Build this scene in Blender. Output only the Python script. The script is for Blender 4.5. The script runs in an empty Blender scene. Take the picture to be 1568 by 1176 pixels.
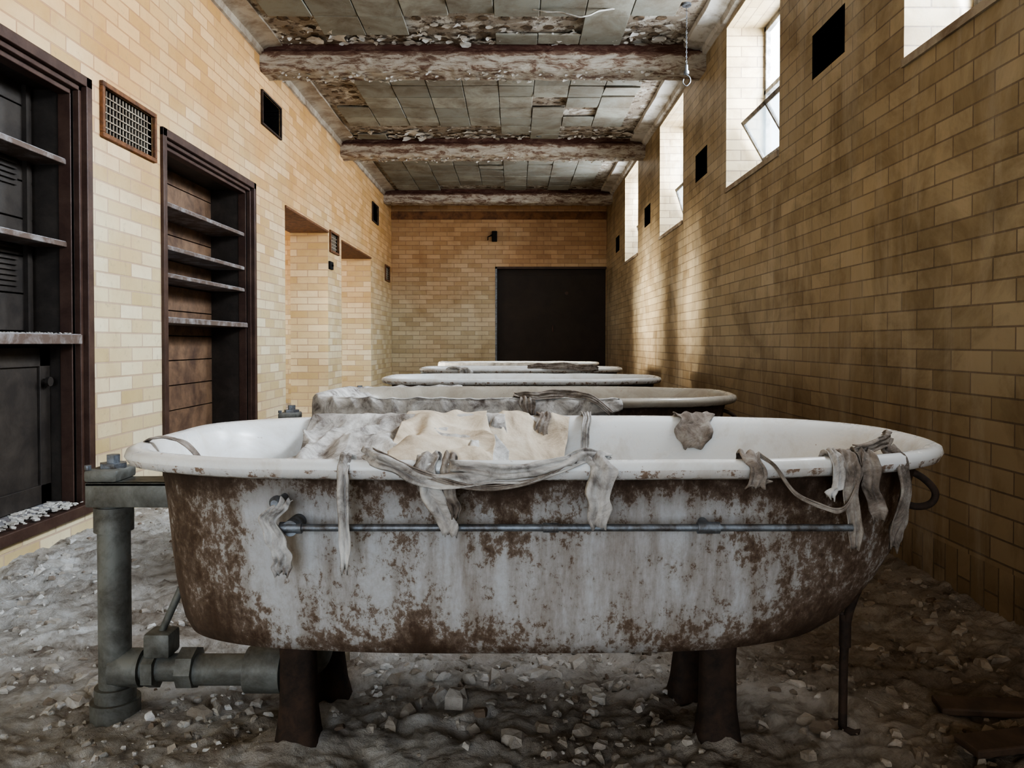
import bpy, bmesh, math, random
from mathutils import Vector, noise, Matrix
random.seed(7)
S=bpy.context.scene
XL,XR,YF,YB,ZC=-1.88,1.42,11.7,-3.4,3.07

# ---------------------------------------------------------------- materials
class M:
    def __init__(s,name,rough=.8,metal=0):
        s.m=bpy.data.materials.new(name); s.m.use_nodes=True
        s.nt=s.m.node_tree; s.b=s.nt.nodes['Principled BSDF']
        s.b.inputs['Roughness'].default_value=rough; s.b.inputs['Metallic'].default_value=metal
    def n(s,t,**k):
        x=s.nt.nodes.new(t)
        for a,v in k.items(): setattr(x,a,v)
        return x
    def l(s,a,b): s.nt.links.new(a,b)
    def put(s,inp,v):
        if hasattr(v,'links') : s.l(v,inp)
        else: inp.default_value=v
    def pos(s): return s.n('ShaderNodeNewGeometry').outputs['Position']
    def obj(s): return s.n('ShaderNodeTexCoord').outputs['Object']
    def scale(s,v,sc):
        q=s.n('ShaderNodeMapping'); s.l(v,q.inputs['Vector']); q.inputs['Scale'].default_value=sc; return q.outputs[0]
    def noise(s,v,sc,det=6,ro=.6,dist=0):
        q=s.n('ShaderNodeTexNoise'); s.l(v,q.inputs['Vector']); q.inputs['Scale'].default_value=sc
        q.inputs['Detail'].default_value=det; q.inputs['Roughness'].default_value=ro; q.inputs['Distortion'].default_value=dist
        return q.outputs['Fac']
    def ramp(s,f,stops):
        q=s.n('ShaderNodeValToRGB'); s.l(f,q.inputs[0]); e=q.color_ramp.elements
        while len(e)<len(stops): e.new(.5)
        for i,(p,c) in enumerate(stops):
            e[i].position=p
            if not isinstance(c,tuple): c=(c,c,c)
            e[i].color=(*c,1)
        return q.outputs[0]
    def mix(s,f,a,b,mode='MIX'):
        q=s.n('ShaderNodeMix',data_type='RGBA',blend_type=mode)
        s.put(q.inputs[0],f)
        for i,v in ((6,a),(7,b)):
            if isinstance(v,tuple): v=(*v,1)
            s.put(q.inputs[i],v)
        return q.outputs[2]
    def math(s,op,a,b=0,cl=False):
        q=s.n('ShaderNodeMath',operation=op,use_clamp=cl); s.put(q.inputs[0],a); s.put(q.inputs[1],b); return q.outputs[0]
    def maprange(s,v,a,b,c=0,d=1):
        q=s.n('ShaderNodeMapRange'); s.l(v,q.inputs[0])
        for i,x in zip((1,2,3,4),(a,b,c,d)): q.inputs[i].default_value=x
        return q.outputs[0]
    def xyz(s,v):
        q=s.n('ShaderNodeSeparateXYZ'); s.l(v,q.inputs[0]); return q.outputs
    def col(s,v):
        if isinstance(v,tuple): v=(*v,1)
        s.put(s.b.inputs['Base Color'],v)
    def bump(s,h,st=.5,d=.01):
        q=s.n('ShaderNodeBump'); q.inputs['Strength'].default_value=st; q.inputs['Distance'].default_value=d
        s.l(h,q.inputs['Height']); s.l(q.outputs[0],s.b.inputs['Normal'])

def brick_mat(name,c1,c2,cm,grime,up,dark=0.5,soldier=False,ms=.0035,low=None,dust=0):
    k=M(name,.38)
    uv=k.n('ShaderNodeTexCoord').outputs['UV']
    def br(vec):
        b=k.n('ShaderNodeTexBrick'); b.offset=.5; b.squash=1
        k.l(vec,b.inputs['Vector'])
        b.inputs['Scale'].default_value=1; b.inputs['Brick Width'].default_value=.212; b.inputs['Row Height'].default_value=.069
        b.inputs['Mortar Size'].default_value=ms; b.inputs['Mortar Smooth'].default_value=.15; b.inputs['Bias'].default_value=0
        b.inputs['Color1'].default_value=(*c1,1); b.inputs['Color2'].default_value=(*c2,1); b.inputs['Mortar'].default_value=(*cm,1)
        return b.outputs['Color'],b.outputs['Fac']
    c,f=br(uv)
    if soldier:
        z=k.xyz(uv); cb=k.n('ShaderNodeCombineXYZ'); k.l(z[1],cb.inputs[0]); k.l(z[0],cb.inputs[1])
        c2_,f2=br(cb.outputs[0]); g=k.math('LESS_THAN',z[1],.19)
        c=k.mix(g,c,c2_); f=k.mix(g,f,f2)
    p=k.pos()
    zz=k.xyz(p)[2]
    n1=k.noise(p,1.1,5,.6)
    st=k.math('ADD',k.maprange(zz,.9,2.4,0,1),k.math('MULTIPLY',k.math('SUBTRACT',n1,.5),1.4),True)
    c=k.mix(k.math('MULTIPLY',st,.8),c,up,'MULTIPLY')  # warm tint towards the top, part of it lighting painted into the colour
    if low:
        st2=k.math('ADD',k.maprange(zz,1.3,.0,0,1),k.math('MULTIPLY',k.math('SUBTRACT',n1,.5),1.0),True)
        c=k.mix(st2,c,low,'MULTIPLY')  # multiplies the lower wall darker: its shade painted into the brick colour
    n2=k.noise(p,2.3,9,.7,.6)
    c=k.mix(k.ramp(n2,[(.45,0.),(.72,dark)]),c,grime,'MULTIPLY')
    n3=k.noise(p,30,4,.6)
    c=k.mix(k.ramp(n3,[(.60,0.),(.75,.35)]),c,(.30,.24,.17))
    if dust:
        n5=k.noise(k.scale(p,(2.2,2.2,.35)),2.2,8,.7,.4)
        c=k.mix(k.ramp(n5,[(.50,0.),(.72,dust)]),c,(.56,.51,.42))
    k.col(c)
    k.l(k.math('ADD',k.math('MULTIPLY',n2,.45),.16),k.b.inputs['Roughness'])
    h=k.math('SUBTRACT',k.math('MULTIPLY',n3,.15),f)
    k.bump(h,.8,.005)
    return k.m
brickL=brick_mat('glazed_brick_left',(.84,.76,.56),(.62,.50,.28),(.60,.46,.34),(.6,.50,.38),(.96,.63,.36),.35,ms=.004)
brickR=brick_mat('glazed_brick_right',(.50,.43,.305),(.36,.295,.195),(.24,.195,.15),(.38,.32,.25),(1.0,.90,.76),.8,True,low=(.62,.51,.42),dust=.45,ms=.003)  # same brick in darker colours, the window wall's shade put into them
brickF=brick_mat('glazed_brick_far',(.76,.69,.51),(.57,.48,.31),(.50,.40,.30),(.50,.40,.30),(.78,.48,.29),.45)

def simple(name,c,rough=.7,metal=0,var=.3,sc=12,bump=.3,c2=None,lo=.4,hi=.65):
    k=M(name,rough,metal); p=k.pos(); n=k.noise(p,sc,9,.7,.3)
    c2=c2 or tuple(x*(1-var) for x in c)
    k.col(k.mix(k.ramp(n,[(lo,0.),(hi,1.)]),c,c2))
    if bump: k.bump(n,bump,.006)
    return k.m
maroon=simple('dark_brown_paint',(.065,.034,.026),.45,0,c2=(.11,.065,.048),sc=8)
shelfm=simple('shelf_wood_dusty',(.14,.10,.08),.6,c2=(.36,.35,.35),sc=9,lo=.46,hi=.70)
dustm=simple('shelf_dust',(.42,.42,.44),.9,c2=(.16,.13,.12),sc=14)
backw=simple('cabinet_back_boards',(.27,.17,.105),.6,c2=(.11,.065,.045),sc=5)
panelm=simple('cabinet_panel',(.040,.033,.029),.5,c2=(.075,.062,.052),sc=7)
black=simple('plain_black',(.012,.011,.01),.8,sc=5)  # plain black for vent recesses, switch plate and bell box
rustm=simple('rusty_iron',(.080,.050,.036),.85,c2=(.035,.027,.022),sc=25)
rustframe=simple('rusty_frame',(.24,.11,.05),.7,c2=(.10,.05,.03),sc=20)
pipem=simple('grey_green_pipe_paint',(.235,.24,.225),.5,.15,c2=(.11,.105,.09),sc=14)
galv=simple('galvanised_rail',(.26,.29,.33),.42,.6,c2=(.11,.095,.085),sc=30)
steel=simple('window_steel',(.09,.085,.08),.5,.3,c2=(.3,.28,.26),sc=20)
glue=simple('adhesive_spots',(.20,.14,.09),.9,c2=(.05,.04,.03),sc=20)
doorm=simple('door_dark_brown_paint',(.034,.022,.015),.5,c2=(.048,.032,.022),sc=3,bump=.15)
woodm=simple('weathered_wood',(.12,.075,.048),.8,c2=(.05,.033,.023),sc=9)

k=M('ceiling_plaster',.9); p=k.pos(); n=k.noise(p,5,10,.75,.8); n2=k.noise(p,14,8,.7)
c=k.mix(k.ramp(n,[(.40,0.),(.5,1.)]),(.60,.57,.51),(.30,.25,.195)); c=k.mix(k.ramp(n2,[(.53,0.),(.59,1.)]),c,(.13,.095,.07)); k.col(c); k.bump(n,.8,.02); plaster=k.m
k=M('acoustic_tile',.9); p=k.pos(); n=k.noise(p,3,9,.7,.5)
ri=k.n('ShaderNodeNewGeometry').outputs['Random Per Island']
c=k.mix(ri,(.23,.225,.19),(.36,.35,.295)); c=k.mix(k.ramp(n,[(.43,0.),(.64,.9)]),c,(.18,.145,.105)); k.col(c)
k.bump(k.noise(p,60,4,.7),.35,.004); tile=k.m
k=M('peeling_beam_paint',.85); p=k.pos(); z=k.xyz(p)[2]
n=k.noise(k.scale(p,(.6,1,2.2)),9,12,.8,.6)
n=k.math('ADD',n,k.maprange(z,2.97,3.01,0,.20))
c=k.ramp(n,[(.43,(.63,.58,.50)),(.51,(.49,.42,.34)),(.56,(.26,.17,.125)),(.72,(.11,.045,.032))]); k.col(c); k.bump(n,1,.02); beamm=k.m
trimw=simple('flaking_white_trim',(.60,.58,.54),.85,c2=(.30,.25,.19),sc=6,lo=.48,hi=.68)
trimg=simple('grimy_cornice',(.44,.38,.30),.85,c2=(.22,.16,.11),sc=5,lo=.42,hi=.65)
trimb=simple('rust_stained_trim',(.30,.15,.07),.8,c2=(.12,.06,.035),sc=6)
# floor
k=M('dusty_concrete',.95); p=k.pos(); n=k.noise(p,1.6,8,.65,.6); n2=k.noise(p,8,11,.75,.6); n3=k.noise(p,45,6,.7)
c=k.ramp(n2,[(.34,(.26,.22,.185)),(.44,(.48,.45,.41)),(.54,(.66,.645,.62)),(.66,(.80,.80,.80))])
c=k.mix(k.ramp(n,[(.50,0.),(.66,.7)]),c,(.50,.41,.33),'MULTIPLY')
c=k.mix(k.maprange(k.xyz(p)[0],-.6,1.0,0,.9),c,(.56,.45,.34),'MULTIPLY')  # darker and browner towards the window wall: light falloff painted into the floor
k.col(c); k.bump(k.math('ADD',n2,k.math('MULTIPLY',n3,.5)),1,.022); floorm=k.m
k=M('debris_chunks',.95); p=k.pos(); ri=k.n('ShaderNodeNewGeometry').outputs['Random Per Island']
c=k.ramp(ri,[(0,(.26,.20,.155)),(.18,(.46,.42,.37)),(.6,(.60,.58,.55)),(.92,(.68,.675,.66)),(1,(.84,.84,.84))])
c=k.mix(k.ramp(k.noise(p,7,8,.7),[(.46,0.),(.64,.6)]),c,(.48,.41,.34),'MULTIPLY')
c=k.mix(k.maprange(k.xyz(p)[0],-.6,1.0,0,.9),c,(.54,.43,.32),'MULTIPLY'); k.col(c); k.bump(k.noise(p,40,7,.7),.8,.008); debm=k.m  # the floor's painted light falloff across the room, repeated in the debris colour
# tub exterior
k=M('tub_exterior_paint',.6); o=k.obj(); p=k.pos()
n=k.noise(k.scale(p,(1,1,.7)),3.0,5,.6,.3); n2=k.noise(k.scale(p,(1,1,.75)),60,12,.82,.2); n4=k.noise(p,13,6,.7,.3); n3=k.noise(k.scale(p,(3.4,3.4,.35)),6,8,.7)
s=k.xyz(o)
f=k.math('ADD',k.math('ADD',k.math('MULTIPLY',n,.34),k.math('MULTIPLY',n2,.50)),k.math('MULTIPLY',n4,.20))
f=k.math('ADD',f,k.math('MULTIPLY',k.math('SUBTRACT',n3,.5),.10))
f=k.math('ADD',f,k.maprange(s[2],.57,.62,0,.08))
f=k.math('ADD',f,k.maprange(s[2],.41,.31,0,.085))
f=k.math('ADD',f,k.maprange(s[0],-.38,-.64,0,.10)); f=k.math('ADD',f,k.maprange(s[0],.44,.78,0,.13))
f=k.math('SUBTRACT',f,.027)
c=k.ramp(f,[(.45,(.56,.57,.59)),(.53,(.48,.475,.47)),(.548,(.26,.205,.165)),(.61,(.14,.095,.068)),(.8,(.045,.033,.026))])
c=k.mix(k.ramp(n3,[(.42,0.),(.62,.7)]),c,(.56,.46,.37),'MULTIPLY')
c=k.mix(k.maprange(s[2],.56,.625,0,.85),c,(.38,.30,.24),'MULTIPLY')  # brown multiply under the rim, with the rim's shade painted into this band
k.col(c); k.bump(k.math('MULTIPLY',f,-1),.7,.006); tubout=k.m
def enamel(name,a,b,lo=.5,edge=0,sp=.66):
    k=M(name,.2); p=k.pos(); n=k.noise(p,6,8,.7,.5)
    c=k.mix(k.ramp(n,[(lo,0.),(lo+.25,.6)]),a,b); nz=k.noise(p,40,8,.75)
    c=k.mix(k.ramp(nz,[(sp,0.),(sp+.05,.85)]),c,(.22,.13,.075)); k.col(c); k.put(k.b.inputs['Roughness'],k.maprange(n,.4,.7,.18,.55)); return k.m
tubin=enamel('tub_white_enamel',(.80,.82,.83),(.50,.44,.36),.45,sp=.645)
tubrim=enamel('tub_chipped_rim_edge',(.74,.75,.76),(.46,.38,.30),.40,sp=.53)
tubdirty=enamel('tub_soiled_enamel',(.50,.47,.41),(.26,.21,.16),.35)
def cloth(name,a,b,d,sc=14):
    k=M(name,.95); p=k.pos(); n=k.noise(p,sc,8,.7,.6); c=k.ramp(n,[(.36,a),(.52,b),(.68,d)]); k.col(c)
    k.bump(k.math('ADD',k.noise(p,60,5,.7),k.math('MULTIPLY',n,2)),.45,.005)
    return k.m
clothg=cloth('dirty_canvas',(.70,.69,.67),(.48,.46,.44),(.15,.125,.11),16)
clothw=cloth('pale_canvas',(.72,.71,.68),(.58,.56,.52),(.30,.27,.23),10)
clothb=cloth('beige_canvas',(.74,.67,.56),(.62,.53,.42),(.34,.27,.20),9)
clothd=cloth('stained_strip',(.44,.40,.36),(.27,.23,.20),(.10,.08,.065),22)
k=M('glass',.1); k.col((.8,.9,.95)); k.b.inputs['Alpha'].default_value=.35; glass=k.m

# ---------------------------------------------------------------- mesh helpers
def finish(name,bm,mats,smooth=True,ang=40,parent=None,loc=None,uv=False):
    bmesh.ops.recalc_face_normals(bm,faces=bm.faces) if not uv else None
    me=bpy.data.meshes.new(name); bm.to_mesh(me); bm.free()
    for m in mats: me.materials.append(m)
    if smooth:
        for p in me.polygons: p.use_smooth=True
        me.set_sharp_from_angle(angle=math.radians(ang))
    o=bpy.data.objects.new(name,me); S.collection.objects.link(o)
    if parent: o.parent=parent
    if loc: o.location=loc
    return o
def box(bm,a,b,mi=0,bev=0,rot=None):
    x0,y0,z0=a; x1,y1,z1=b
    V=[Vector((x,y,z)) for x in (x0,x1) for y in (y0,y1) for z in (z0,z1)]
    if rot:
        c=sum(V,Vector())/8; V=[c+rot@(v-c) for v in V]
    vs=[bm.verts.new(v) for v in V]
    F=[bm.faces.new([vs[i] for i in q]) for q in ((0,1,3,2),(4,6,7,5),(0,4,5,1),(2,3,7,6),(0,2,6,4),(1,5,7,3))]
    for f in F: f.material_index=mi
    if bev:
        es=list({e for f in F for e in f.edges})
        r=bmesh.ops.bevel(bm,geom=es,offset=bev,segments=2,affect='EDGES',profile=.5)
        for f in r['faces']: f.material_index=mi
def catmull(P,n=6):
    P=[Vector(p) for p in P]; Q=[P[0]*2-P[1]]+P+[P[-1]*2-P[-2]]; out=[]
    for i in range(1,len(Q)-2):
        for j in range(n):
            t=j/n; a,b,c,d=Q[i-1:i+3]
            out.append(.5*((2*b)+(c-a)*t+(2*a-5*b+4*c-d)*t*t+(3*b-a-3*c+d)*t**3))
    out.append(P[-1]); return out
def sweep(bm,P,r,seg=12,mi=0,curve=False,cap=True):
    if curve: P=catmull(P)
    P=[Vector(p) for p in P]; rings=[]; up=None
    for i,p in enumerate(P):
        t=(P[min(i+1,len(P)-1)]-P[max(i-1,0)]).normalized()
        if up is None: up=Vector((0,0,1)) if abs(t.z)<.9 else Vector((1,0,0))
        a=(up-t*up.dot(t)).normalized(); b=t.cross(a); up=a
        rr=r[i] if isinstance(r,(list,tuple)) else r
        rings.append([bm.verts.new(p+(a*math.cos(q)+b*math.sin(q))*rr) for q in [2*math.pi*j/seg for j in range(seg)]])
    for A,B in zip(rings,rings[1:]):
        for j in range(seg):
            f=bm.faces.new((A[j],A[(j+1)%seg],B[(j+1)%seg],B[j])); f.material_index=mi
    if cap:
        for R in (rings[0],rings[-1]):
            f=bm.faces.new(R); f.material_index=mi
def cyl(bm,a,b,r,mi=0,seg=20): sweep(bm,[a,b],r,seg,mi)
def empty(name,loc=(0,0,0)):
    e=bpy.data.objects.new(name,None); e.location=loc; e.empty_display_size=.1; S.collection.objects.link(e); return e

def wall(name,ax,c0,c1,u0,u1,z0,z1,holes,mat):
    us=sorted({u0,u1,*[h[0] for h in holes],*[h[1] for h in holes]}); zs=sorted({z0,z1,*[h[2] for h in holes],*[h[3] for h in holes]})
    us=[u for u in us if u0<=u<=u1]; zs=[z for z in zs if z0<=z<=z1]
    bm=bmesh.new(); uvl=bm.loops.layers.uv.new('UVMap')
    def solid(i,j):
        if i<0 or j<0 or i>=len(us)-1 or j>=len(zs)-1: return False
        cu,cz=(us[i]+us[i+1])/2,(zs[j]+zs[j+1])/2
        return not any(h[0]<cu<h[1] and h[2]<cz<h[3] for h in holes)
    def P(c,u,z): return (c,u,z) if ax=='x' else (u,c,z)
    def face(pts,n):
        f=bm.faces.new([bm.verts.new(P(*q)) for q in pts]); f.normal_update()
        if f.normal.dot(Vector(P(*n)))<0: f.normal_flip()
        nn=Vector(n)
        for l in f.loops:
            co=l.vert.co; c,u=(co.x,co.y) if ax=='x' else (co.y,co.x)
            if abs(nn[0])>.5: l[uvl].uv=(u+20,co.z)
            elif abs(nn[1])>.5: l[uvl].uv=(c+20,co.z)
            else: l[uvl].uv=(u+20,c+20)
    for i in range(len(us)-1):
        for j in range(len(zs)-1):
            if not solid(i,j): continue
            a,b,c,d=us[i],us[i+1],zs[j],zs[j+1]
            face([(c0,a,c),(c0,b,c),(c0,b,d),(c0,a,d)],(-1,0,0)); face([(c1,a,c),(c1,b,c),(c1,b,d),(c1,a,d)],(1,0,0))
            if not solid(i-1,j): face([(c0,a,c),(c1,a,c),(c1,a,d),(c0,a,d)],(0,-1,0))
            if not solid(i+1,j): face([(c0,b,c),(c1,b,c),(c1,b,d),(c0,b,d)],(0,1,0))
            if not solid(i,j-1): face([(c0,a,c),(c1,a,c),(c1,b,c),(c0,b,c)],(0,0,-1))
            if not solid(i,j+1): face([(c0,a,d),(c1,a,d),(c1,b,d),(c0,b,d)],(0,0,1))
    return finish(name,bm,[mat],False,uv=True)

# ---------------------------------------------------------------- room
WT=.30; LT=.38
wy=[(2.79-1.02+2.325*i,2.79+2.325*i) for i in range(-2,4)]
ventR=[(3.29+2.33*i,3.65+2.33*i,2.10,2.31) for i in range(0,4)]
holesR=[(a,b,1.88,2.95) for a,b in wy]+ventR
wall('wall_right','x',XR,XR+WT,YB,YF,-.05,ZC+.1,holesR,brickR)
cab1=(1.75,3.38,.106,2.01); cab2=(4.06,5.52,.106,2.0)
ventL=[(5.69,6.13,2.49,2.72),(10.1,10.5,2.48,2.71)]
grL=[(3.49,3.97,1.81,2.02),(7.78,8.12,1.80,1.98),(11.1,11.45,1.78,1.97)]
doorsL=[(6.26,7.7,-.05,1.98),(8.3,10.0,-.05,1.97)]
wall('wall_left','x',XL-LT,XL,YB,YF,-.05,ZC+.1,[cab1,cab2]+ventL+grL+doorsL,brickL)
wall('wall_far','y',YF,YF+.3,XL-LT,XR+WT,-.05,ZC+.1,[(-.29,XR,-.05,2.02)],brickF)
wall('wall_back','y',YB-.2,YB,XL-LT,XR+WT,-.05,ZC+.1,[(-1.5,.3,-.05,2.3)],brickF)
wall('wall_side_room_end','y',10.6,10.8,-4.8,XL-LT,-.05,ZC+.1,[],brickL)
wall('wall_side_room_near','y',5.6,5.8,-4.8,XL-LT,-.05,ZC+.1,[],brickL)
wall('wall_side_room_outer','x',-5.0,-4.8,5.6,10.8,-.05,ZC+.1,[(5.95,7.0,.9,2.4),(8.0,9.2,.9,2.4)],brickL)

# floor
def fh(x,y):
    v=Vector((x*1.7,y*1.7,3)); h=.013*noise.fractal(v,1,2,4)
    m=noise.noise(Vector((x*5,y*5,1))); h+=.020*max(0,m)
    h+=.020*(1-2*abs(noise.noise(Vector((x*9,y*9,4)))))*max(0,.35+noise.noise(Vector((x*2.5,y*2.5,6))))
    h+=.012*noise.fractal(Vector((x*20,y*20,0)),.6,2,5)
    h+=.035*max(0,1-(XR-x)/.35)+.02*max(0,1-(x-XL)/.3)
    for fx in (-.447,.423): h+=.030*math.exp(-((x-fx)**2+(y-1.56)**2)/.010)
    return h+.006
bm=bmesh.new(); ys=[]; y=YB
while y<YF+.3:
    ys.append(y); y+= .25 if y<.8 else (.008 if y<2.4 else (.02 if y<5 else .08))
xs=[XL-.0+(XR-XL)*i/340 for i in range(341)]
G=[[bm.verts.new((x,y,fh(x,y))) for x in xs] for y in ys]
for a,b in zip(G,G[1:]):
    for j in range(len(xs)-1): bm.faces.new((a[j],a[j+1],b[j+1],b[j]))
box(bm,(XL,YB,-.08),(XR,YF+.3,-.05))
finish('floor',bm,[floorm],True,75)
bm=bmesh.new(); box(bm,(-4.8,5.8,-.1),(XL,10.6,.012)); finish('floor_side_room',bm,[floorm],False)
# debris : broken plaster, angular
bm=bmesh.new()
def shard(x,y,s,flat,lift=.25):
    z=fh(x,y); rot=Matrix.Rotation(random.uniform(0,6.28),3,'Z')@Matrix.Rotation(random.uniform(-.35,.35),3,'X')
    n=random.choice((4,5,5,6,7)); top=[];mid=[];bot=[]
    A=sorted(random.uniform(0,6.283) for _ in range(n))
    if max((A[(i+1)%n]-A[i])%6.283 for i in range(n))>2.6: A=[6.283*i/n+random.uniform(-.3,.3) for i in range(n)]
    for q_ in A:
        r=s*random.uniform(.6,1.15); t=random.uniform(.45,.85)
        for L_,rr,zz in ((top,r*t,flat*s*random.uniform(.7,1.3)),(mid,r,flat*s*random.uniform(-.1,.5)),(bot,r,-flat*s)):
            L_.append(bm.verts.new(rot@Vector((rr*math.cos(q_),rr*.75*math.sin(q_),zz))+Vector((x,y,z+flat*s*lift))))
    bm.faces.new(top); bm.faces.new(bot[::-1])
    for P_,Q_ in ((top,mid),(mid,bot)):
        for i in range(n): bm.faces.new((P_[i],Q_[i],Q_[(i+1)%n],P_[(i+1)%n]))
for i in range(16000):
    y=1.2+ (random.random()**1.7)*8; x=random.uniform(XL+.04,XR-.04)
    if noise.noise(Vector((x*2.2,y*2.2,9)))<-.02 and random.random()<.85: continue
    s=.002+.018*random.random()**3.6
    shard(x,y,s,random.uniform(.25,.6),.1)
for i in range(420):
    x=random.uniform(-1.3,1.3); y=random.uniform(1.34,2.1)
    if noise.noise(Vector((x*3.1,y*3.1,19)))<-.05: continue
    shard(x,y,.010+.032*random.random()**2.2,random.uniform(.25,.55),.1)
for i in range(300):
    x=random.choice((XR-.06-abs(random.gauss(0,.12)),XL+.06+abs(random.gauss(0,.1)))); shard(x,random.uniform(1.6,6),random.uniform(.010,.030),.35,0)
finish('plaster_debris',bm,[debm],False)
bm=bmesh.new()
for i in range(2):
    box(bm,(.90+.05*i,1.50+i*.13,.045-.012*i),(1.38,1.57+i*.13,.062-.012*i),0,.004,Matrix.Rotation(.12-.3*i,3,'Z')@Matrix.Rotation(-.04,3,'Y'))
finish('broken_wood_boards',bm,[woodm],False)

# ceiling
bm=bmesh.new(); box(bm,(XL-LT,YB-.2,ZC),(XR+WT,YF+.3,ZC+.1)); finish('ceiling',bm,[plaster],False)
bm=bmesh.new(); box(bm,(-4.9,5.6,ZC-.01),(XL-LT,10.8,ZC+.1)); finish('ceiling_side_room',bm,[plaster],False)
beams=[3.06,5.66,8.26,11.0]; BW=.25
bm=bmesh.new(); bg=bmesh.new(); T=.305
x0=-1.66
for bi in range(len(beams)-1):
    ya=beams[bi]+BW+.02; yb=beams[bi+1]-.02
    ny=int((yb-ya)/T); off=(yb-ya-ny*T)
    for j in range(ny+1):
        for i in range(9):
            xa=x0+i*T; y_=ya+j*T
            ye=min(y_+T,yb)
            if ye-y_<.08: continue
            edge=(j==0 or j>=ny-1 and y_+T>yb-.35)
            pm=.06 if not edge else .62
            if noise.noise(Vector((xa*1.1,y_*1.1,5)))>.28: pm+=.25
            if i in (0,8): pm+=.15
            if random.random()<pm:
                for q in range(4):
                    if random.random()<.85:
                        cx=xa+T*(.25+.5*(q%2)); cy=y_+(ye-y_)*(.25+.5*(q//2)); r=random.uniform(.025,.04)
                        cyl(bg,(cx,cy,ZC-random.uniform(.003,.006)),(cx,cy,ZC),r,0,14)
                continue
            d=random.uniform(0,.006); tilt=Matrix.Rotation(random.gauss(0,.012),3,'X')@Matrix.Rotation(random.gauss(0,.012),3,'Y')
            if random.random()<.09: tilt=Matrix.Rotation(random.choice((-1,1))*random.uniform(.05,.13),3,'X')
            g=.003
            box(bm,(xa+g,y_+g,ZC-.022-d),(xa+T-g,ye-g,ZC-.006-d),0,.003,tilt)
finish('ceiling_tiles',bm,[tile],False); finish('tile_adhesive_dabs',bg,[glue],True)
for bi,y0 in enumerate(beams):
    bm=bmesh.new()
    sec=[(0.03,ZC),(.03,ZC-.04),(.03,ZC-.06),(.0,ZC-.065),(0,ZC-.10),(0,ZC-.14),(0,ZC-.185),(.02,ZC-.2),(.09,ZC-.2),(.17,ZC-.2),(BW-.02,ZC-.2),(BW,ZC-.185),(BW,ZC-.12),(BW,ZC-.065),(BW-.03,ZC-.06),(BW-.03,ZC)]
    N=260; R=[]
    for i in range(N+1):
        x=XL+(XR-XL)*i/N; r=[]
        for (a,z) in sec:
            d=.008*noise.fractal(Vector((x*9,a*14+y0,z*14)),.7,2,5)
            zz=z+(d if z<ZC-.03 else 0)-(.012*max(0,noise.noise(Vector((x*5,y0,a*4)))) if z<ZC-.15 else 0)
            r.append(bm.verts.new((x,y0+a+d,zz)))
        R.append(r)
    for a,b in zip(R,R[1:]):
        for j in range(len(sec)-1): bm.faces.new((a[j],a[j+1],b[j+1],b[j]))
    finish('ceiling_beam',bm,[beamm],True,50)
bm=bmesh.new()
def flake(x,y,z,r,hang,n=9):
    c=bm.verts.new((x,y,z-random.uniform(.0,.006)))
    ph=random.uniform(0,6)
    vs=[bm.verts.new((x+r*random.uniform(.6,1.2)*math.cos(q),y+r*random.uniform(.6,1.2)*math.sin(q),z-hang*max(0,math.cos(q+ph))*random.uniform(.5,1)-random.uniform(0,.006))) for q in [6.283*j/n for j in range(n)]]
    for j in range(n): bm.faces.new((c,vs[j],vs[(j+1)%n]))
for y0 in beams[:3]:
    for i in range(300):
        x=random.uniform(XL+.1,XR-.1); y=y0+random.choice((-random.uniform(0,.12),-random.uniform(0,.34),BW+random.uniform(0,.28)))
        flake(x,y,ZC-.010,random.uniform(.008,.038),random.choice((.004,.008,.02)))
    for i in range(12):
        x=random.uniform(XL+.15,XR-.15); flake(x,y0-random.uniform(.02,.3),ZC-.012,random.uniform(.04,.065),random.uniform(.015,.035),11)
    for i in range(160):
        x=random.uniform(XL+.1,XR-.1); r=random.uniform(.008,.025); z=ZC-.2-.004; y=y0+random.uniform(0,BW)
        flake(x,y,z,r,.014,6)
finish('peeling_paint_flakes',bm,[trimw],True)
def strip(name,prof,mat,ya=YB,yb=YF):
    bm=bmesh.new(); R=[]; N=160
    for i in range(N+1):
        y=ya+(yb-ya)*i/N
        R.append([bm.verts.new((x+.006*noise.noise(Vector((y*4,x,z))),y,z+.008*noise.noise(Vector((y*6,z,x))))) for x,z in prof])
    for a,b in zip(R,R[1:]):
        for j in range(len(prof)-1): bm.faces.new((a[j],a[j+1],b[j+1],b[j]))
    return finish(name,bm,[mat],True,30)
strip('trim_1',[(XL-.01,ZC-.10),(XL+.015,ZC-.09),(XL+.02,ZC-.04),(XL+.06,ZC-.025),(XL+.16,ZC-.018),(XL+.16,ZC+.01)],trimg)
strip('trim_2',[(XR+.01,ZC-.09),(XR-.03,ZC-.08),(XR-.04,ZC-.045),(XR-.16,ZC-.03),(XR-.17,ZC+.01)],trimw)
bm=bmesh.new(); box(bm,(XL,YF-.03,2.74),(XR,YF+.01,2.86),0,.006); finish('trim_3',bm,[trimb],False)

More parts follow.
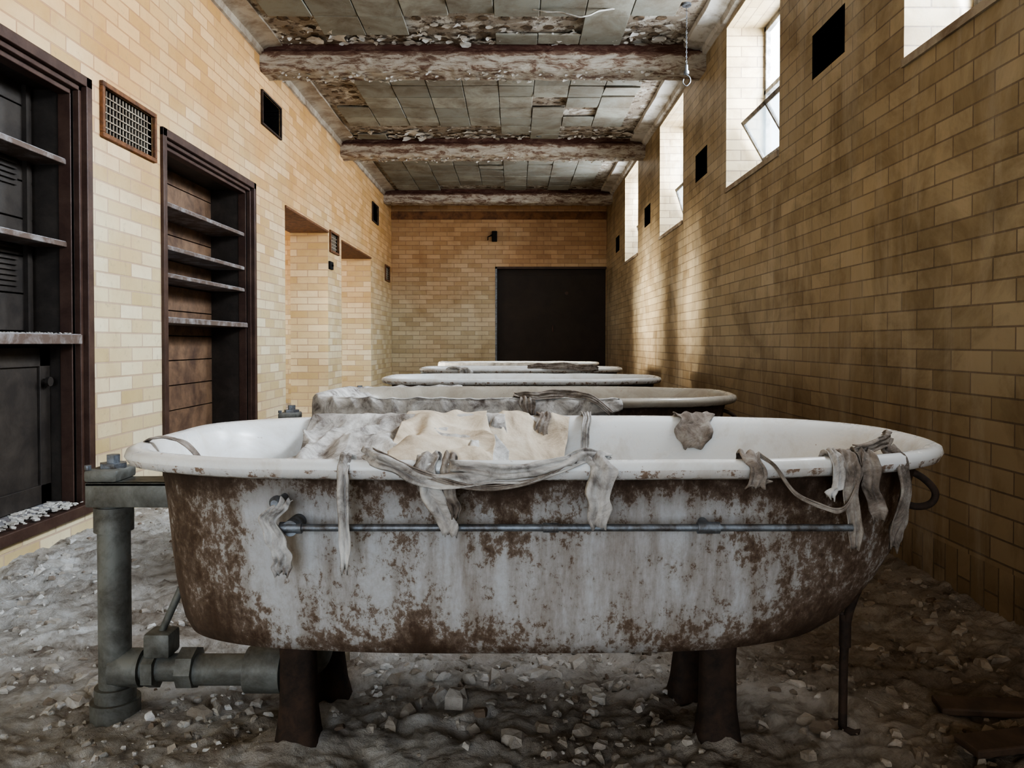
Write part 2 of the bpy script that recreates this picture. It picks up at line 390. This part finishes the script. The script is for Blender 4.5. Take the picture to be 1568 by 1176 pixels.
# windows
for wi,(a,b) in enumerate(wy):
    e=empty('window_%d'%(wi+1),(XR,a,1.88)); L=lambda x,y,z:(x-XR,y-a,z-1.88)
    bm=bmesh.new()
    zs,zt=1.88,2.95
    X0,X1=XR+.25,XR+.285
    fr=.035
    box(bm,L(X0,a,zs+.09),L(X1,a+fr,zt),0,.004); box(bm,L(X0,b-fr,zs+.09),L(X1,b,zt),0,.004)
    box(bm,L(X0,a,zt-fr),L(X1,b,zt),0,.004); box(bm,L(X0,a,zs+.09),L(X1,b,zs+.125),0,.004)
    m=(a+b)/2; box(bm,L(X0,m-.012,zs+.1),L(X1,m+.012,zt),0,.002)
    box(bm,L(X0,a,zs+.62),L(X1,b,zs+.65),0,.002)
    finish('frame',bm,[steel],False,parent=e)
    bm=bmesh.new(); vv=[L(XR-.012,a,zs),L(XR+.25,a,zs+.10),L(XR+.30,a,zs+.10),L(XR+.30,a,zs),L(XR-.012,a,zs-.03)]
    A=[bm.verts.new(v) for v in vv]; B=[bm.verts.new((v[0],v[1]+b-a,v[2])) for v in vv]
    bm.faces.new(A); bm.faces.new(B)
    for j in range(5): bm.faces.new((A[j],A[(j+1)%5],B[(j+1)%5],B[j]))
    finish('sill',bm,[trimg],False,parent=e)
    bm=bmesh.new(); h=.30; w=b-a-.1
    ang=math.radians(30 if wi in(3,) else 18); R=Matrix.Rotation(-ang,3,'Y')
    def q(x,y,z): v=R@Vector((x,y,z)); return (v.x+.24,v.y+.05,v.z+.17)
    def bar(y0,y1,z0,z1,mi=0,t=.02):
        vs=[bm.verts.new(q(x,y,z)) for x in(-t/2,t/2) for y in(y0,y1) for z in(z0,z1)]
        for f in ((0,1,3,2),(4,6,7,5),(0,4,5,1),(2,3,7,6),(0,2,6,4),(1,5,7,3)):
            ff=bm.faces.new([vs[i] for i in f]); ff.material_index=mi
    bar(0,.025,0,h); bar(w-.025,w,0,h); bar(0,w,0,.025); bar(0,w,h-.025,h); bar(w/2-.01,w/2+.01,0,h); bar(.02,w-.02,.02,h-.02,1,.003)
    finish('hopper_sash',bm,[steel,glass],False,parent=e)

# vents
def niche(name,side,h,grille=False,frame=True):
    ya,yb,za,zb=h; e=empty(name,((XL if side<0 else XR),(ya+yb)/2,(za+zb)/2))
    W,H=(yb-ya)/2,(zb-za)/2; s=-side
    bm=bmesh.new()
    dp=-s*.2
    P=[(-W,-H),(W,-H),(W,H),(-W,H)]
    A=[bm.verts.new((-s*.002,u,v)) for u,v in P]; B=[bm.verts.new((dp,u,v)) for u,v in P]
    bm.faces.new(B)
    for j in range(4): bm.faces.new((A[j],A[(j+1)%4],B[(j+1)%4],B[j]))
    finish('duct_liner',bm,[black],False,parent=e)
    if frame:
        bm=bmesh.new(); t=.022 if grille else .014; x0,x1=sorted((0,s*.018))
        for a,b in (((-W-t,-H-t),(W+t,-H)),((-W-t,H),(W+t,H+t)),((-W-t,-H),(-W,H)),((W,-H),(W+t,H))):
            box(bm,(x0,a[0],a[1]),(x1,b[0],b[1]),0,.003)
        finish('frame',bm,[rustframe if grille else rustm],False,parent=e)
    if grille:
        bm=bmesh.new(); n=int(2*W/.03); m=int(2*H/.03)
        for i in range(1,n): box(bm,(-s*.012-.003,-W+2*W*i/n-.003,-H),(-s*.012+.003,-W+2*W*i/n+.003,H))
        for i in range(1,m): box(bm,(-s*.008-.003,-W,-H+2*H*i/m-.003),(-s*.008+.003,W,-H+2*H*i/m+.003))
        finish('grille_bars',bm,[trimg],False,parent=e)
for h in ventR: niche('wall_vent',1,h,False,False)
for h in ventL: niche('wall_vent',-1,h,False,True)
for h in grL: niche('vent_grille',-1,h,True)
bm=bmesh.new(); box(bm,(XL-.005,7.72,1.6),(XL+.02,7.86,1.68),0,.004); cyl(bm,(XL+.015,7.79,1.64),(XL+.035,7.79,1.64),.012); finish('light_switch_plate',bm,[black],False)

for i,(a,b,_,z) in enumerate(doorsL):
    bm=bmesh.new(); box(bm,(XL-LT,a,z-.02),(XL+.012,b,z),0,.003)
    finish('trim_%d'%(4+i),bm,[rustframe],False)

# cabinets
def cabinet(h,depth,shelves,kind):
    ya,yb,za,zb=h; e=empty('built_in_cabinet',(XL,ya,za)); W=yb-ya; H=zb-za
    bm=bmesh.new(); t=.045; p=.018
    for (q,x0,x1) in ((0,-.03,p),(t,-.055,-.005),(t+.022,-.085,-.03)):
        w=t if q==0 else .022
        a=q
        box(bm,(x0,a,0),(x1,a+w,H),0,.003); box(bm,(x0,W-a-w,0),(x1,W-a,H),0,.003); box(bm,(x0,a,H-a-w),(x1,W-a,H-a),0,.003)
    box(bm,(-.05,0,0),(.03,W,.045),0,.004)
    finish('face_frame',bm,[maroon],False,parent=e)
    bm=bmesh.new(); s=t+.04
    box(bm,(-depth,W-s,0),(-.03,W-s+.02,H),0); box(bm,(-depth,s-.02,0),(-.03,s,H),0)
    box(bm,(-depth,0,H-.07),(-.03,W,H-.05)); 
    box(bm,(-depth,0,.03),(-.03,W,.05))
    finish('side_panels',bm,[panelm],False,parent=e)
    bm=bmesh.new()
    n=12
    for i in range(n): box(bm,(-depth-.015-random.uniform(0,.006),0,H*i/n+.003),(-depth,W,H*(i+1)/n-.003),0 if kind==2 else 1,.002)
    box(bm,(-depth-.035,0,0),(-depth-.022,W,H),1)
    if kind==1:
        for zc in (1.40,.98):
            for j in range(9): box(bm,(-depth,W-.75,zc+j*.022),(-depth+.012,W-.2,zc+j*.022+.009),1)
        box(bm,(-depth,W-.15,0),(-depth+.02,W-.12,H),1)
    finish('back_boards',bm,[backw,panelm],False,parent=e)
    bm=bmesh.new()
    for z,th,fx in shelves:
        z-=za; box(bm,(-depth,s,z-th),(fx,W-s,z),0,.003); box(bm,(-depth,s+.004,z),(fx-.004,W-s-.004,z+.003),1)
    box(bm,(-depth,s,.05),(-.05,W-s,.056),1)
    finish('shelves',bm,[shelfm,dustm],False,parent=e)
    if kind==1:
        bm=bmesh.new(); zt=.88-za-.05
        D=W-2*s; x=-.14
        for k_ in (0,1):
            a=s+D/2*k_+.004; b=s+D/2*(k_+1)-.004
            box(bm,(x-.02,a,.06),(x,b,zt),0,.003)
            for (u0,v0,u1,v1) in ((a,.06,a+.07,zt),(b-.07,.06,b,zt),(a,.06,b,.14),(a,zt-.08,b,zt)): box(bm,(x,u0,v0),(x+.012,u1,v1),0,.002)
            cyl(bm,(x,b-.05,zt*.8),(x+.04,b-.05,zt*.8),.012); cyl(bm,(x+.03,b-.05,zt*.8),(x+.045,b-.05,zt*.8),.02)
        finish('cupboard_doors',bm,[panelm],False,parent=e)
    bm=bmesh.new()
    def sh(x,y,z,s_):
        R=Matrix.Rotation(random.uniform(0,6),3,'Z')@Matrix.Rotation(random.uniform(-.4,.4),3,'X'); n=5; t_=[];b_=[]
        for i in range(n):
            a=6.283*i/n; r=s_*random.uniform(.5,1.1); t_.append(bm.verts.new(R@Vector((r*math.cos(a),r*math.sin(a),.2*s_))+Vector((x,y,z)))); b_.append(bm.verts.new(R@Vector((r*math.cos(a),r*math.sin(a),-.2*s_))+Vector((x,y,z))))
        bm.faces.new(t_); bm.faces.new(b_)
        for i in range(n): bm.faces.new((t_[i],b_[i],b_[(i+1)%n],t_[(i+1)%n]))
    for i in range(520): sh(random.uniform(-.13,.02),random.uniform(.1,W-.1),.056 if kind==1 else .06,random.uniform(.004,.018))
    if kind==1:
        for i in range(260): sh(random.uniform(-.18,.0),random.uniform(.1,W-.1),.785,random.uniform(.002,.008))
    finish('paint_chips',bm,[trimw],False,parent=e)
cabinet(cab1,.20,[(1.64,.022,-.05),(1.285,.022,-.05),(.885,.04,.012)],1)
cabinet(cab2,.28,[(1.63,.022,-.04),(1.39,.022,-.04),(1.236,.022,-.04),(.99,.03,-.02)],2)

# far door
e=empty('door_1',(.565,YF+.12,0)); bm=bmesh.new(); w=(XR+.29)/2
box(bm,(-w,0,0),(w,.05,2.0),0,.004)
box(bm,(-w+.1,-.006,.12),(w-.05,0,.14),0,.002); box(bm,(-w+.1,-.006,1.90),(w-.05,0,1.92),0,.002)
finish('slab',bm,[doorm],False,parent=e)
bm=bmesh.new(); cyl(bm,(.25,-.03,1.62),(.25,0,1.62),.025); box(bm,(.02,-.02,1.02),(.05,0,1.12),0,.004); finish('hardware',bm,[maroon],True,parent=e)
bm=bmesh.new(); box(bm,(-w,-.125,0),(-w+.03,.0,2.02),0,.003); finish('edge_angle',bm,[galv],False,parent=e)
bm=bmesh.new(); box(bm,(-w,-.125,1.985),(w,0,2.02),0,.003); finish('head',bm,[maroon],False,parent=e)
bm=bmesh.new(); box(bm,(-.34,YF-.05,2.40),(-.26,YF,2.56),0,.008); cyl(bm,(-.30,YF-.09,2.5),(-.30,YF-.04,2.5),.025); sweep(bm,[(-.34,YF-.02,2.5),(-.40,YF-.03,2.47),(-.40,YF-.05,2.42)],.008,8); finish('wall_bell_box',bm,[black],True)

# hanging chain with hook
bm=bmesh.new(); x,y=1.13,5.02
for i in range(26):
    z=ZC-.01-i*.016
    pts=[(x+.004*math.cos(a)*(1 if i%2 else .0),y+.004*math.cos(a)*(0 if i%2 else 1),z+.009*math.sin(a)) for a in [6.283*j/8 for j in range(9)]]
    sweep(bm,pts,.0016,5,0,cap=False)
zb=ZC-.43; cyl(bm,(x,y,zb+.03),(x,y,zb-.01),.010); cyl(bm,(x,y,zb-.01),(x,y,zb-.03),.018)
sweep(bm,[(x,y,zb-.03),(x+.022,y,zb-.05),(x+.025,y,zb-.08),(x,y,zb-.105),(x-.022,y,zb-.085),(x-.018,y,zb-.06)],.004,8,0,True)
cyl(bm,(x,y,ZC),(x,y,ZC-.015),.03)
finish('hanging_chain_hook',bm,[galv],True)

# ---------------------------------------------------------------- bathtubs
CX=.0675
def outl(th,xl,xr,b):
    c,s=math.cos(th),math.sin(th); n=2.9 if c>0 else 3.8
    a=(xr-CX) if c>0 else (CX-xl)
    x=CX+math.copysign(a*abs(c)**(2/n),c); yv=math.copysign(b*abs(s)**(2/n),s); return x,yv
prof_out=[(-.53,.50,.20,.298),(-.60,.585,.262,.300),(-.622,.63,.285,.310),(-.632,.67,.297,.335),(-.638,.70,.303,.365),(-.645,.735,.310,.41),(-.650,.765,.317,.46),(-.656,.79,.325,.54),(-.663,.803,.333,.605),(-.67,.808,.338,.628)]
prof_rim=[(-.695,.825,.365,.626),(-.714,.840,.382,.632),(-.722,.847,.388,.645),(-.718,.844,.386,.656),(-.705,.834,.376,.661),(-.688,.820,.356,.658),(-.678,.808,.343,.646)]
prof_in=[(-.665,.793,.330,.62),(-.645,.775,.315,.57),(-.63,.735,.300,.50),(-.612,.675,.285,.43),(-.585,.60,.255,.375),(-.52,.50,.19,.348),(-.3,.28,.09,.342)]
def bathtub(cx,cy,seed,inner):
    e=empty('bathtub',(cx-CX,cy,0)); bm=bmesh.new(); N=140; R=[]
    pr=[(p,0) for p in prof_out]+[(p,2) for p in prof_rim[:3]]+[(p,1) for p in prof_rim[3:]+prof_in]
    for (xl,xr,b,z),mi in pr:
        ring=[]
        for j in range(N):
            th=2*math.pi*(j+.5)/N; x,y=outl(th,xl,xr,b)
            w=.0025*noise.noise(Vector((x*5,y*5,seed)))
            ring.append(bm.verts.new((x,y,z+w)))
        R.append((ring,mi))
    for (A,ma),(B,mb) in zip(R,R[1:]):
        for j in range(N):
            f=bm.faces.new((A[j],A[(j+1)%N],B[(j+1)%N],B[j])); f.material_index=mb
    f=bm.faces.new(R[0][0]); f=bm.faces.new(R[-1][0]); f.material_index=1
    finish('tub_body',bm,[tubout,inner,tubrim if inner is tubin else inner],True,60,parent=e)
    bm=bmesh.new()
    for x in (-.435,.435):
        for y in (-.03,.22):
            secs=[(.31,.050,.045),(.27,.042,.034),(.2,.036,.028),(.1,.038,.03),(.04,.045,.04),(.0,.055,.05)]
            rr=[]
            for z,a,b in secs:
                rr.append([bm.verts.new((x+a*math.copysign(abs(math.cos(t))**.6,math.cos(t)),y+b*math.copysign(abs(math.sin(t))**.6,math.sin(t)),z)) for t in [6.283*(j+.5)/16 for j in range(16)]])
            for A,B in zip(rr,rr[1:]):
                for j in range(16): bm.faces.new((A[j],A[(j+1)%16],B[(j+1)%16],B[j]))
            bm.faces.new(rr[0]); bm.faces.new(rr[-1])
    for x in (-.435,.435): box(bm,(x-.055,-.12,.285),(x+.055,.26,.304),0,.004)
    finish('feet',bm,[rustm],True,parent=e)
    bm=bmesh.new(); ry,rz=-.362,.548
    cyl(bm,(-.36,ry,rz),(.565,ry,rz),.0060,0,14)
    for x in (-.352,.33): 
        cyl(bm,(x-.018,ry,rz),(x+.018,ry,rz),.0095); cyl(bm,(x,ry,rz),(x,ry+.05,rz),.008)
    cyl(bm,(-.352,ry-.006,rz),(-.352,ry+.045,rz),.013)
    cyl(bm,(.06,ry,rz),(.085,ry,rz),.0078)
    cyl(bm,(-.375,-.36,.59),(-.375,-.30,.59),.006); sweep(bm,[(-.375,-.375,.59),(-.375,-.368,.59),(-.375,-.36,.59),(-.375,-.355,.59)],[.006,.011,.011,.006],14)
    finish('hand_rail',bm,[galv],True,parent=e)
    bm=bmesh.new(); px,py=-.885,.10
    cyl(bm,(px,py,.03),(px,py,.49),.034,0,24); cyl(bm,(px,py,.43),(px,py,.485),.041,0,24); cyl(bm,(px,py,.0),(px,py,.05),.052,0,24)
    sweep(bm,[(px,py,.02),(px,py,.08)],.043,24)
    cyl(bm,(px,py,.12),(px+.065,py,.12),.042,0,24)
    sweep(bm,[(px+.05,py,.12),(px+.16,py,.12)],.030,20); cyl(bm,(px+.075,py,.12),(px+.10,py,.12),.046,0,6); cyl(bm,(px+.15,py,.12),(px+.185,py,.12),.046,0,8)
    cyl(bm,(px+.18,py,.115),(px+.33,py,.115),.034,0,20); cyl(bm,(px+.30,py,.115),(px+.38,py,.115),.05,0,24)
    sweep(bm,[(px+.38,py,.115),(px+.43,py,.125),(px+.46,py,.17),(px+.46,py,.305)],.032,18,0,True)
    box(bm,(px+.075,py-.03,.15),(px+.135,py+.03,.205),0,.008); cyl(bm,(px+.105,py,.2),(px+.15,py,.30),.008)
    box(bm,(px-.04,py-.045,.49),(px+.235,py-.033,.545),0,.003); box(bm,(px-.04,py-.045,.535),(px+.235,py+.04,.545),0,.003)
    box(bm,(px-.042,py-.047,.545),(px+.03,py+.045,.572),0,.006)
    finish('drain_stand_pipe',bm,[pipem],True,parent=e)
    bm=bmesh.new(); cyl(bm,(px,py,.572),(px,py,.582),.030,0,6); cyl(bm,(px,py,.582),(px,py,.60),.015,0,6); cyl(bm,(px-.035,py-.04,.572),(px-.035,py-.04,.582),.007)
    finish('valve_cap',bm,[galv],True,parent=e)
    bm=bmesh.new()
    sweep(bm,[(.77,-.06,.60),(.825,-.07,.585),(.855,-.08,.555),(.850,-.08,.53),(.82,-.08,.522),(.785,-.06,.53)],.007,10,0,True)
    sweep(bm,[(.80,-.03,.55),(.775,-.02,.42),(.735,.0,.32),(.722,.02,.22),(.722,.03,.0)],.009,12,0,True); cyl(bm,(.722,.03,.0),(.722,.03,.022),.036,0,24)
    cyl(bm,(.722,.02,.2),(.722,.02,.27),.012)
    finish('overflow_pipe',bm,[rustm],True,parent=e)
    return e
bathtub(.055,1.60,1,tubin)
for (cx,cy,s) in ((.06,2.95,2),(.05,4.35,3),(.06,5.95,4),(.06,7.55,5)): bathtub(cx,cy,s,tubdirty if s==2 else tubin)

# ---------------------------------------------------------------- cloth
def ribbon(name,P,wd,width,mat,amp=.006,seed=0,nw=11,fold=3.,ragged=.15,thick=.0018):
    P=catmull(P,7); wd=Vector(wd).normalized(); bm=bmesh.new(); rows=[]
    for i,p in enumerate(P):
        t=(P[min(i+1,len(P)-1)]-P[max(i-1,0)]).normalized(); n=t.cross(wd)
        if n.length<.01: n=Vector((0,-1,0))
        n.normalize(); W=width*(1+ragged*2*noise.noise(Vector((i*.22,seed*3.3,0))))
        if i>len(P)-4: W*=.6+.4*(len(P)-1-i)/3
        sh=wd*(.3*width*noise.noise(Vector((i*.12,seed,7))))
        r=[]
        for j in range(nw):
            u=j/(nw-1)-.5
            f=amp*math.sin(fold*6.283*u+seed+i*.06)*.6+amp*noise.noise(Vector((u*4+seed,i*.18,2)))*1.4
            q=p+wd*(u*W)+sh+n*f
            if i==len(P)-1: q+=Vector((0,0,-.02*abs(noise.noise(Vector((u*9,seed,3))))))
            r.append(bm.verts.new(q))
        rows.append(r)
    for a,b in zip(rows,rows[1:]):
        for j in range(nw-1): bm.faces.new((a[j],a[j+1],b[j+1],b[j]))
    o=finish(name,bm,[mat],True,180)
    if thick:
        m=o.modifiers.new('s','SOLIDIFY'); m.thickness=thick; m.offset=0
    return o
def frontY(x,b=.388,xl=-.722,xr=.847):
    n=2.9 if x>CX else 3.8; a=(xr-CX) if x>CX else CX-xl
    v=min(.999,abs(x-CX)/a); return b*(1-v**n)**(1/n)
def hang(x,zend,w,mat,seed,lean=0,inz=.60,amp=.005,fold=2.):
    yo=1.60-frontY(x)
    P=[(x,yo+.10,inz),(x,yo+.062,inz+.045),(x,yo+.04,.666),(x,yo+.012,.668),(x,yo-.008,.650),(x+lean*.2,yo-.010,.62),(x+lean*.6,yo-.006,(.62+zend)/2),(x+lean,yo-.004,zend)]
    return ribbon('cloth_strip',P,(1,.0,0),w,mat,amp,seed,fold=fold)
hang(-.272,.49,.017,clothg,1,.0,fold=1)
hang(-.14,.545,.034,clothg,2,.035,fold=1.5)
hang(-.105,.575,.020,clothd,3,.01)
hang(.137,.557,.040,clothg,4,.0)
hang(.385,.630,.028,clothd,5,.015)
hang(.55,.515,.026,clothd,6,.01); hang(.585,.56,.03,clothd,7,.02); hang(.53,.60,.018,clothg,8,-.01)
ribbon('cloth_strip',[(-.375,1.235,.595),(-.38,1.222,.585),(-.392,1.222,.56),(-.385,1.225,.53),(-.375,1.23,.50),(-.38,1.235,.475)],(1,0,0),.030,clothg,.007,9)
ribbon('cloth_swag',[(-.245,1.235,.670),(-.215,1.205,.664),(-.18,1.194,.648),(-.13,1.190,.636),(-.05,1.190,.636),(.02,1.192,.642),(.07,1.198,.655),(.115,1.22,.669),(.16,1.27,.66)],(0,.25,1),.022,clothg,.007,11,fold=1.6)
ribbon('cloth_swag',[(-.10,1.20,.655),(-.04,1.19,.648),(.03,1.19,.650),(.09,1.21,.668)],(0,.1,1),.022,clothg,.008,16,fold=1.6)
ribbon('cloth_swag',[(-.23,1.24,.675),(-.16,1.195,.650),(-.06,1.186,.624),(.03,1.189,.634),(.1,1.21,.669)],(0,.1,1),.009,clothd,.003,12)
ribbon('cloth_swag',[(.40,1.24,.668),(.42,1.215,.650),(.45,1.215,.61),(.50,1.22,.585),(.535,1.225,.583),(.565,1.24,.63),(.58,1.26,.670)],(0,.3,1),.008,clothd,.0025,13)
ribbon('cloth_swag',[(.57,1.27,.670),(.62,1.30,.676),(.66,1.35,.676),(.71,1.44,.672),(.74,1.52,.668)],(0,0.3,1),.02,clothd,.006,14)
ribbon('cloth_strip',[(.655,1.33,.668),(.662,1.30,.65),(.665,1.29,.6),(.66,1.30,.54),(.655,1.31,.50)],(1,.4,0),.03,clothd,.008,15)
def far(x,w,mat,seed,zend=.56):
    yo=1.60+frontY(x)
    return ribbon('cloth_strip',[(x,yo+.01,.60),(x,yo+.012,.648),(x,yo-.01,.668),(x,yo-.045,.665),(x,yo-.07,.64),(x-.01,yo-.085,zend)],(1,0,0),w,mat,.005,seed)
far(.075,.035,clothd,21); far(.185,.022,clothg,22); far(.455,.085,clothd,23,.59)
ribbon('cloth_strip',[(-.60,1.46,.62),(-.63,1.46,.655),(-.662,1.46,.667),(-.69,1.46,.668),(-.712,1.46,.655),(-.718,1.46,.635)],(.2,1,0),.02,clothd,.002,25)
def sheet(name,fn,nu,nv,mat,parent=None,thick=.003):
    bm=bmesh.new(); G=[[bm.verts.new(fn(i/nu,j/nv)) for i in range(nu+1)] for j in range(nv+1)]
    for a,b in zip(G,G[1:]):
        for j in range(nu): bm.faces.new((a[j],a[j+1],b[j+1],b[j]))
    o=finish(name,bm,[mat],True,180); m=o.modifiers.new('s','SOLIDIFY'); m.thickness=thick; m.offset=0
    return o
def crump(x,y,s,a): 
    v=Vector((x*s,y*s*.6,a)); return .55*((1-2*abs(noise.noise(v)))+.5*(1-2*abs(noise.noise(v*2.3)))-.85)*2
def ts(u): return max(0.,min(1.,u))
def fold(x,y,ang,k,seed,warp=.9):
    t=(x*math.cos(ang)+y*math.sin(ang))*k+warp*noise.noise(Vector((x*4,y*4,seed)))+.25*noise.noise(Vector((x*11,y*11,seed)))
    return 1-2*abs(math.sin(math.pi*t))**.8
def softfold(x,y,ang,k,seed):
    t=(x*math.cos(ang)+y*math.sin(ang))*k+1.3*noise.noise(Vector((x*5,y*5,seed)))
    return math.sin(6.283*t)*(.5+.8*noise.noise(Vector((x*7,y*7,seed+2))))
def heap(u,v):
    x=-.50+.50*u+.04*noise.noise(Vector((v*4,1,u*3)))-.05*(1-v); y=1.47+.50*v+.03*noise.noise(Vector((u*5,2,0)))
    z=.560+.085*ts(v*1.35)+.013*fold(x,y,.5,7,3,1.4)+.008*fold(x,y,-.7,11,5,1.4)+.003*crump(x,y,25,5)-.05*ts(1-u*5)*(1-v)
    if v>.8:
        t=ts((v-.8)/.08); z=z*(1-t)+(.668+.003*crump(x,y,20,3))*t
    if v>.94: z-=(v-.94)*.5
    if u>.85 and v<.8: z-=(u-.85)*.35
    return (x,y,z)
sheet('canvas_sheet',heap,140,140,clothg)
def beige(u,v):
    x=-.26+.19*u+.03*noise.noise(Vector((v*3,5,u*2)))+.06*(1-v)*(u-.4)+.05*(1-v)*ts(1-2*abs(u-.5)); y=1.50+.47*v
    z=.580+.092*ts(v*1.3)+.020*softfold(x,y,.25,5,12)+.011*softfold(x,y,-.5,9,14)+.004*fold(x,y,.9,12,3)-.015*abs(u-.5)-.03*ts((.35-v)*3)*abs(u-.35)*2
    if v>.82: 
        t=ts((v-.82)/.1); z=z*(1-t)+(.674+.009*softfold(x,y,.2,8,2))*t
    if v>.94: z-=(v-.94)*.7
    return (x,y,z)
sheet('canvas_sheet',beige,110,110,clothb)
def lap(u,v):
    x=-.09+.19*u; y=1.74+.245*v
    z=.570+.10*ts(v*1.25)-.11*u*(1-v)+.014*softfold(x,y,.5,7,4)+.004*fold(x,y,.2,13,6)
    if v>.9: z-=(v-.9)*.5
    return (x+.05*v,y,z)
sheet('canvas_sheet',lap,70,60,clothb)
def cover(cx,cy,a0,a1,mat,seed,drop=.07,name='canvas_cover',rag=.03,cr=.003):
    prof=[(.89,.60),(.915,.63),(.945,.655),(.965,.664),(1.0,.663),(1.010,.652),(1.014,.63),(1.013,.66-drop)]
    def fn(u,v):
        th=a0+(a1-a0)*u; k_=v*(len(prof)-1); i=min(int(k_),len(prof)-2); t=k_-i
        s=prof[i][0]*(1-t)+prof[i+1][0]*t; z=prof[i][1]*(1-t)+prof[i+1][1]*t
        x,y=outl(th,-.722,.847,.388); x=CX+(x-CX)*s; y=y*s if s<.99 else y+math.copysign((s-1)*.4,y)
        if s>1.0: x+=math.copysign(.004,x-CX)
        if z<.65 and v>.5: 
            e_=ts(min(u,1-u)*9); z=.65-(.65-z)*(.25+.75*e_)
        g=(fold(x,z,1.2,9,seed)+fold(x,z*2,.3,14,seed+3))*.5
        z+=cr*g; y+=math.copysign(cr*1.2*(g+1)*(1 if v>.5 else 0),y)
        z+=(rag*noise.noise(Vector((u*22,seed,1))) if v>.95 else 0)
        return (x+cx-CX,y+cy,z)
    return sheet(name,fn,320,28,mat)
cover(.06,2.95,math.pi*.55,math.pi*1.58,clothg,31,.10,cr=.005)
ribbon('cloth_strip',[(.0,2.60,.665),(.05,2.555,.670),(.10,2.56,.677),(.2,2.57,.672),(.26,2.55,.662),(.33,2.555,.61)],(0,.3,1),.028,clothd,.008,41)
ribbon('cloth_strip',[(.02,2.62,.66),(.03,2.575,.668),(.04,2.55,.66),(.05,2.545,.61)],(1,0,0),.05,clothd,.006,47)
cover(.06,7.55,math.pi*.9,math.pi*1.7,clothw,35,.04)
ribbon('cloth_strip',[(.1,5.60,.66),(.2,5.58,.672),(.35,5.575,.68),(.5,5.58,.672),(.62,5.6,.66)],(0,.5,1),.05,clothd,.012,43)
ribbon('cloth_strip',[(-.45,5.60,.66),(-.4,5.575,.668),(-.36,5.555,.655),(-.35,5.55,.61)],(1,0,0),.09,clothg,.01,45)
ribbon('hanging_paint_strip',[(.12,5.05,ZC-.02),(.20,5.03,ZC-.045),(.30,5.02,ZC-.055),(.38,5.0,ZC-.085),(.46,5.0,ZC-.09),(.55,5.02,ZC-.05),(.66,5.04,ZC-.02)],(0,1,.3),.022,trimw,.006,51)

# ---------------------------------------------------------------- light
w=bpy.data.worlds.new('sky'); S.world=w; w.use_nodes=True
bg=w.node_tree.nodes['Background']; bg.inputs[0].default_value=(.84,.92,1,1); bg.inputs[1].default_value=5
def area(name,loc,rot,sx,sy,e,col,spread=180):
    l=bpy.data.lights.new(name,'AREA'); l.shape='RECTANGLE'; l.size=sx; l.size_y=sy; l.energy=e; l.color=col; l.spread=math.radians(spread)
    o=bpy.data.objects.new(name,l); o.location=loc; o.rotation_euler=rot; S.collection.objects.link(o); return o
for i,(a,b) in enumerate(wy):
    d=Vector((-1,0,-.6)).to_track_quat('-Z','Y').to_euler()
    area('window_daylight',(XR+.55,(a+b)/2,2.65),d,1.0,1.1,[28,32,225,130,120,125][i],(.81,.90,1.0))
d=Vector((-.3,1,-.25)).to_track_quat('-Z','Y').to_euler()
area('doorway_daylight',(-.6,YB-.5,1.7),d,1.6,1.5,17,(.60,.79,1),120)
d=Vector((6.1,1.75,-.15)).to_track_quat('-Z','Y').to_euler()
area('wall_patch_beam',(-4.72,6.35,1.32),d,.35,.8,15,(1,.94,.82),19)  # added narrow beam, aimed to throw a light patch on the right wall
d=Vector((6.1,-1.1,-.15)).to_track_quat('-Z','Y').to_euler()
area('wall_patch_beam',(-4.72,7.3,1.32),d,.2,.8,3.5,(1,.94,.82),11)  # second added beam, aimed to throw the fainter patch
d=Vector((1,.15,-.05)).to_track_quat('-Z','Y').to_euler()
area('side_room_daylight',(-5.2,6.47,1.65),d,1.0,1.4,40,(1,.96,.9))
area('side_room_daylight',(-5.2,8.6,1.65),d,1.1,1.4,40,(1,.96,.9))

# ---------------------------------------------------------------- camera
cd=bpy.data.cameras.new('camera'); cam=bpy.data.objects.new('camera',cd); S.collection.objects.link(cam)
cam.location=(0,0,.85); cam.rotation_euler=(math.radians(90-1.0),0,0)
cd.sensor_width=36; cd.lens=1165/1568*36; cd.shift_y=-.0272; cd.shift_x=-.002; cd.clip_start=.02
S.camera=cam
S.view_settings.view_transform='AgX'
S.view_settings.look='AgX - High Contrast'
S.view_settings.exposure=0.08
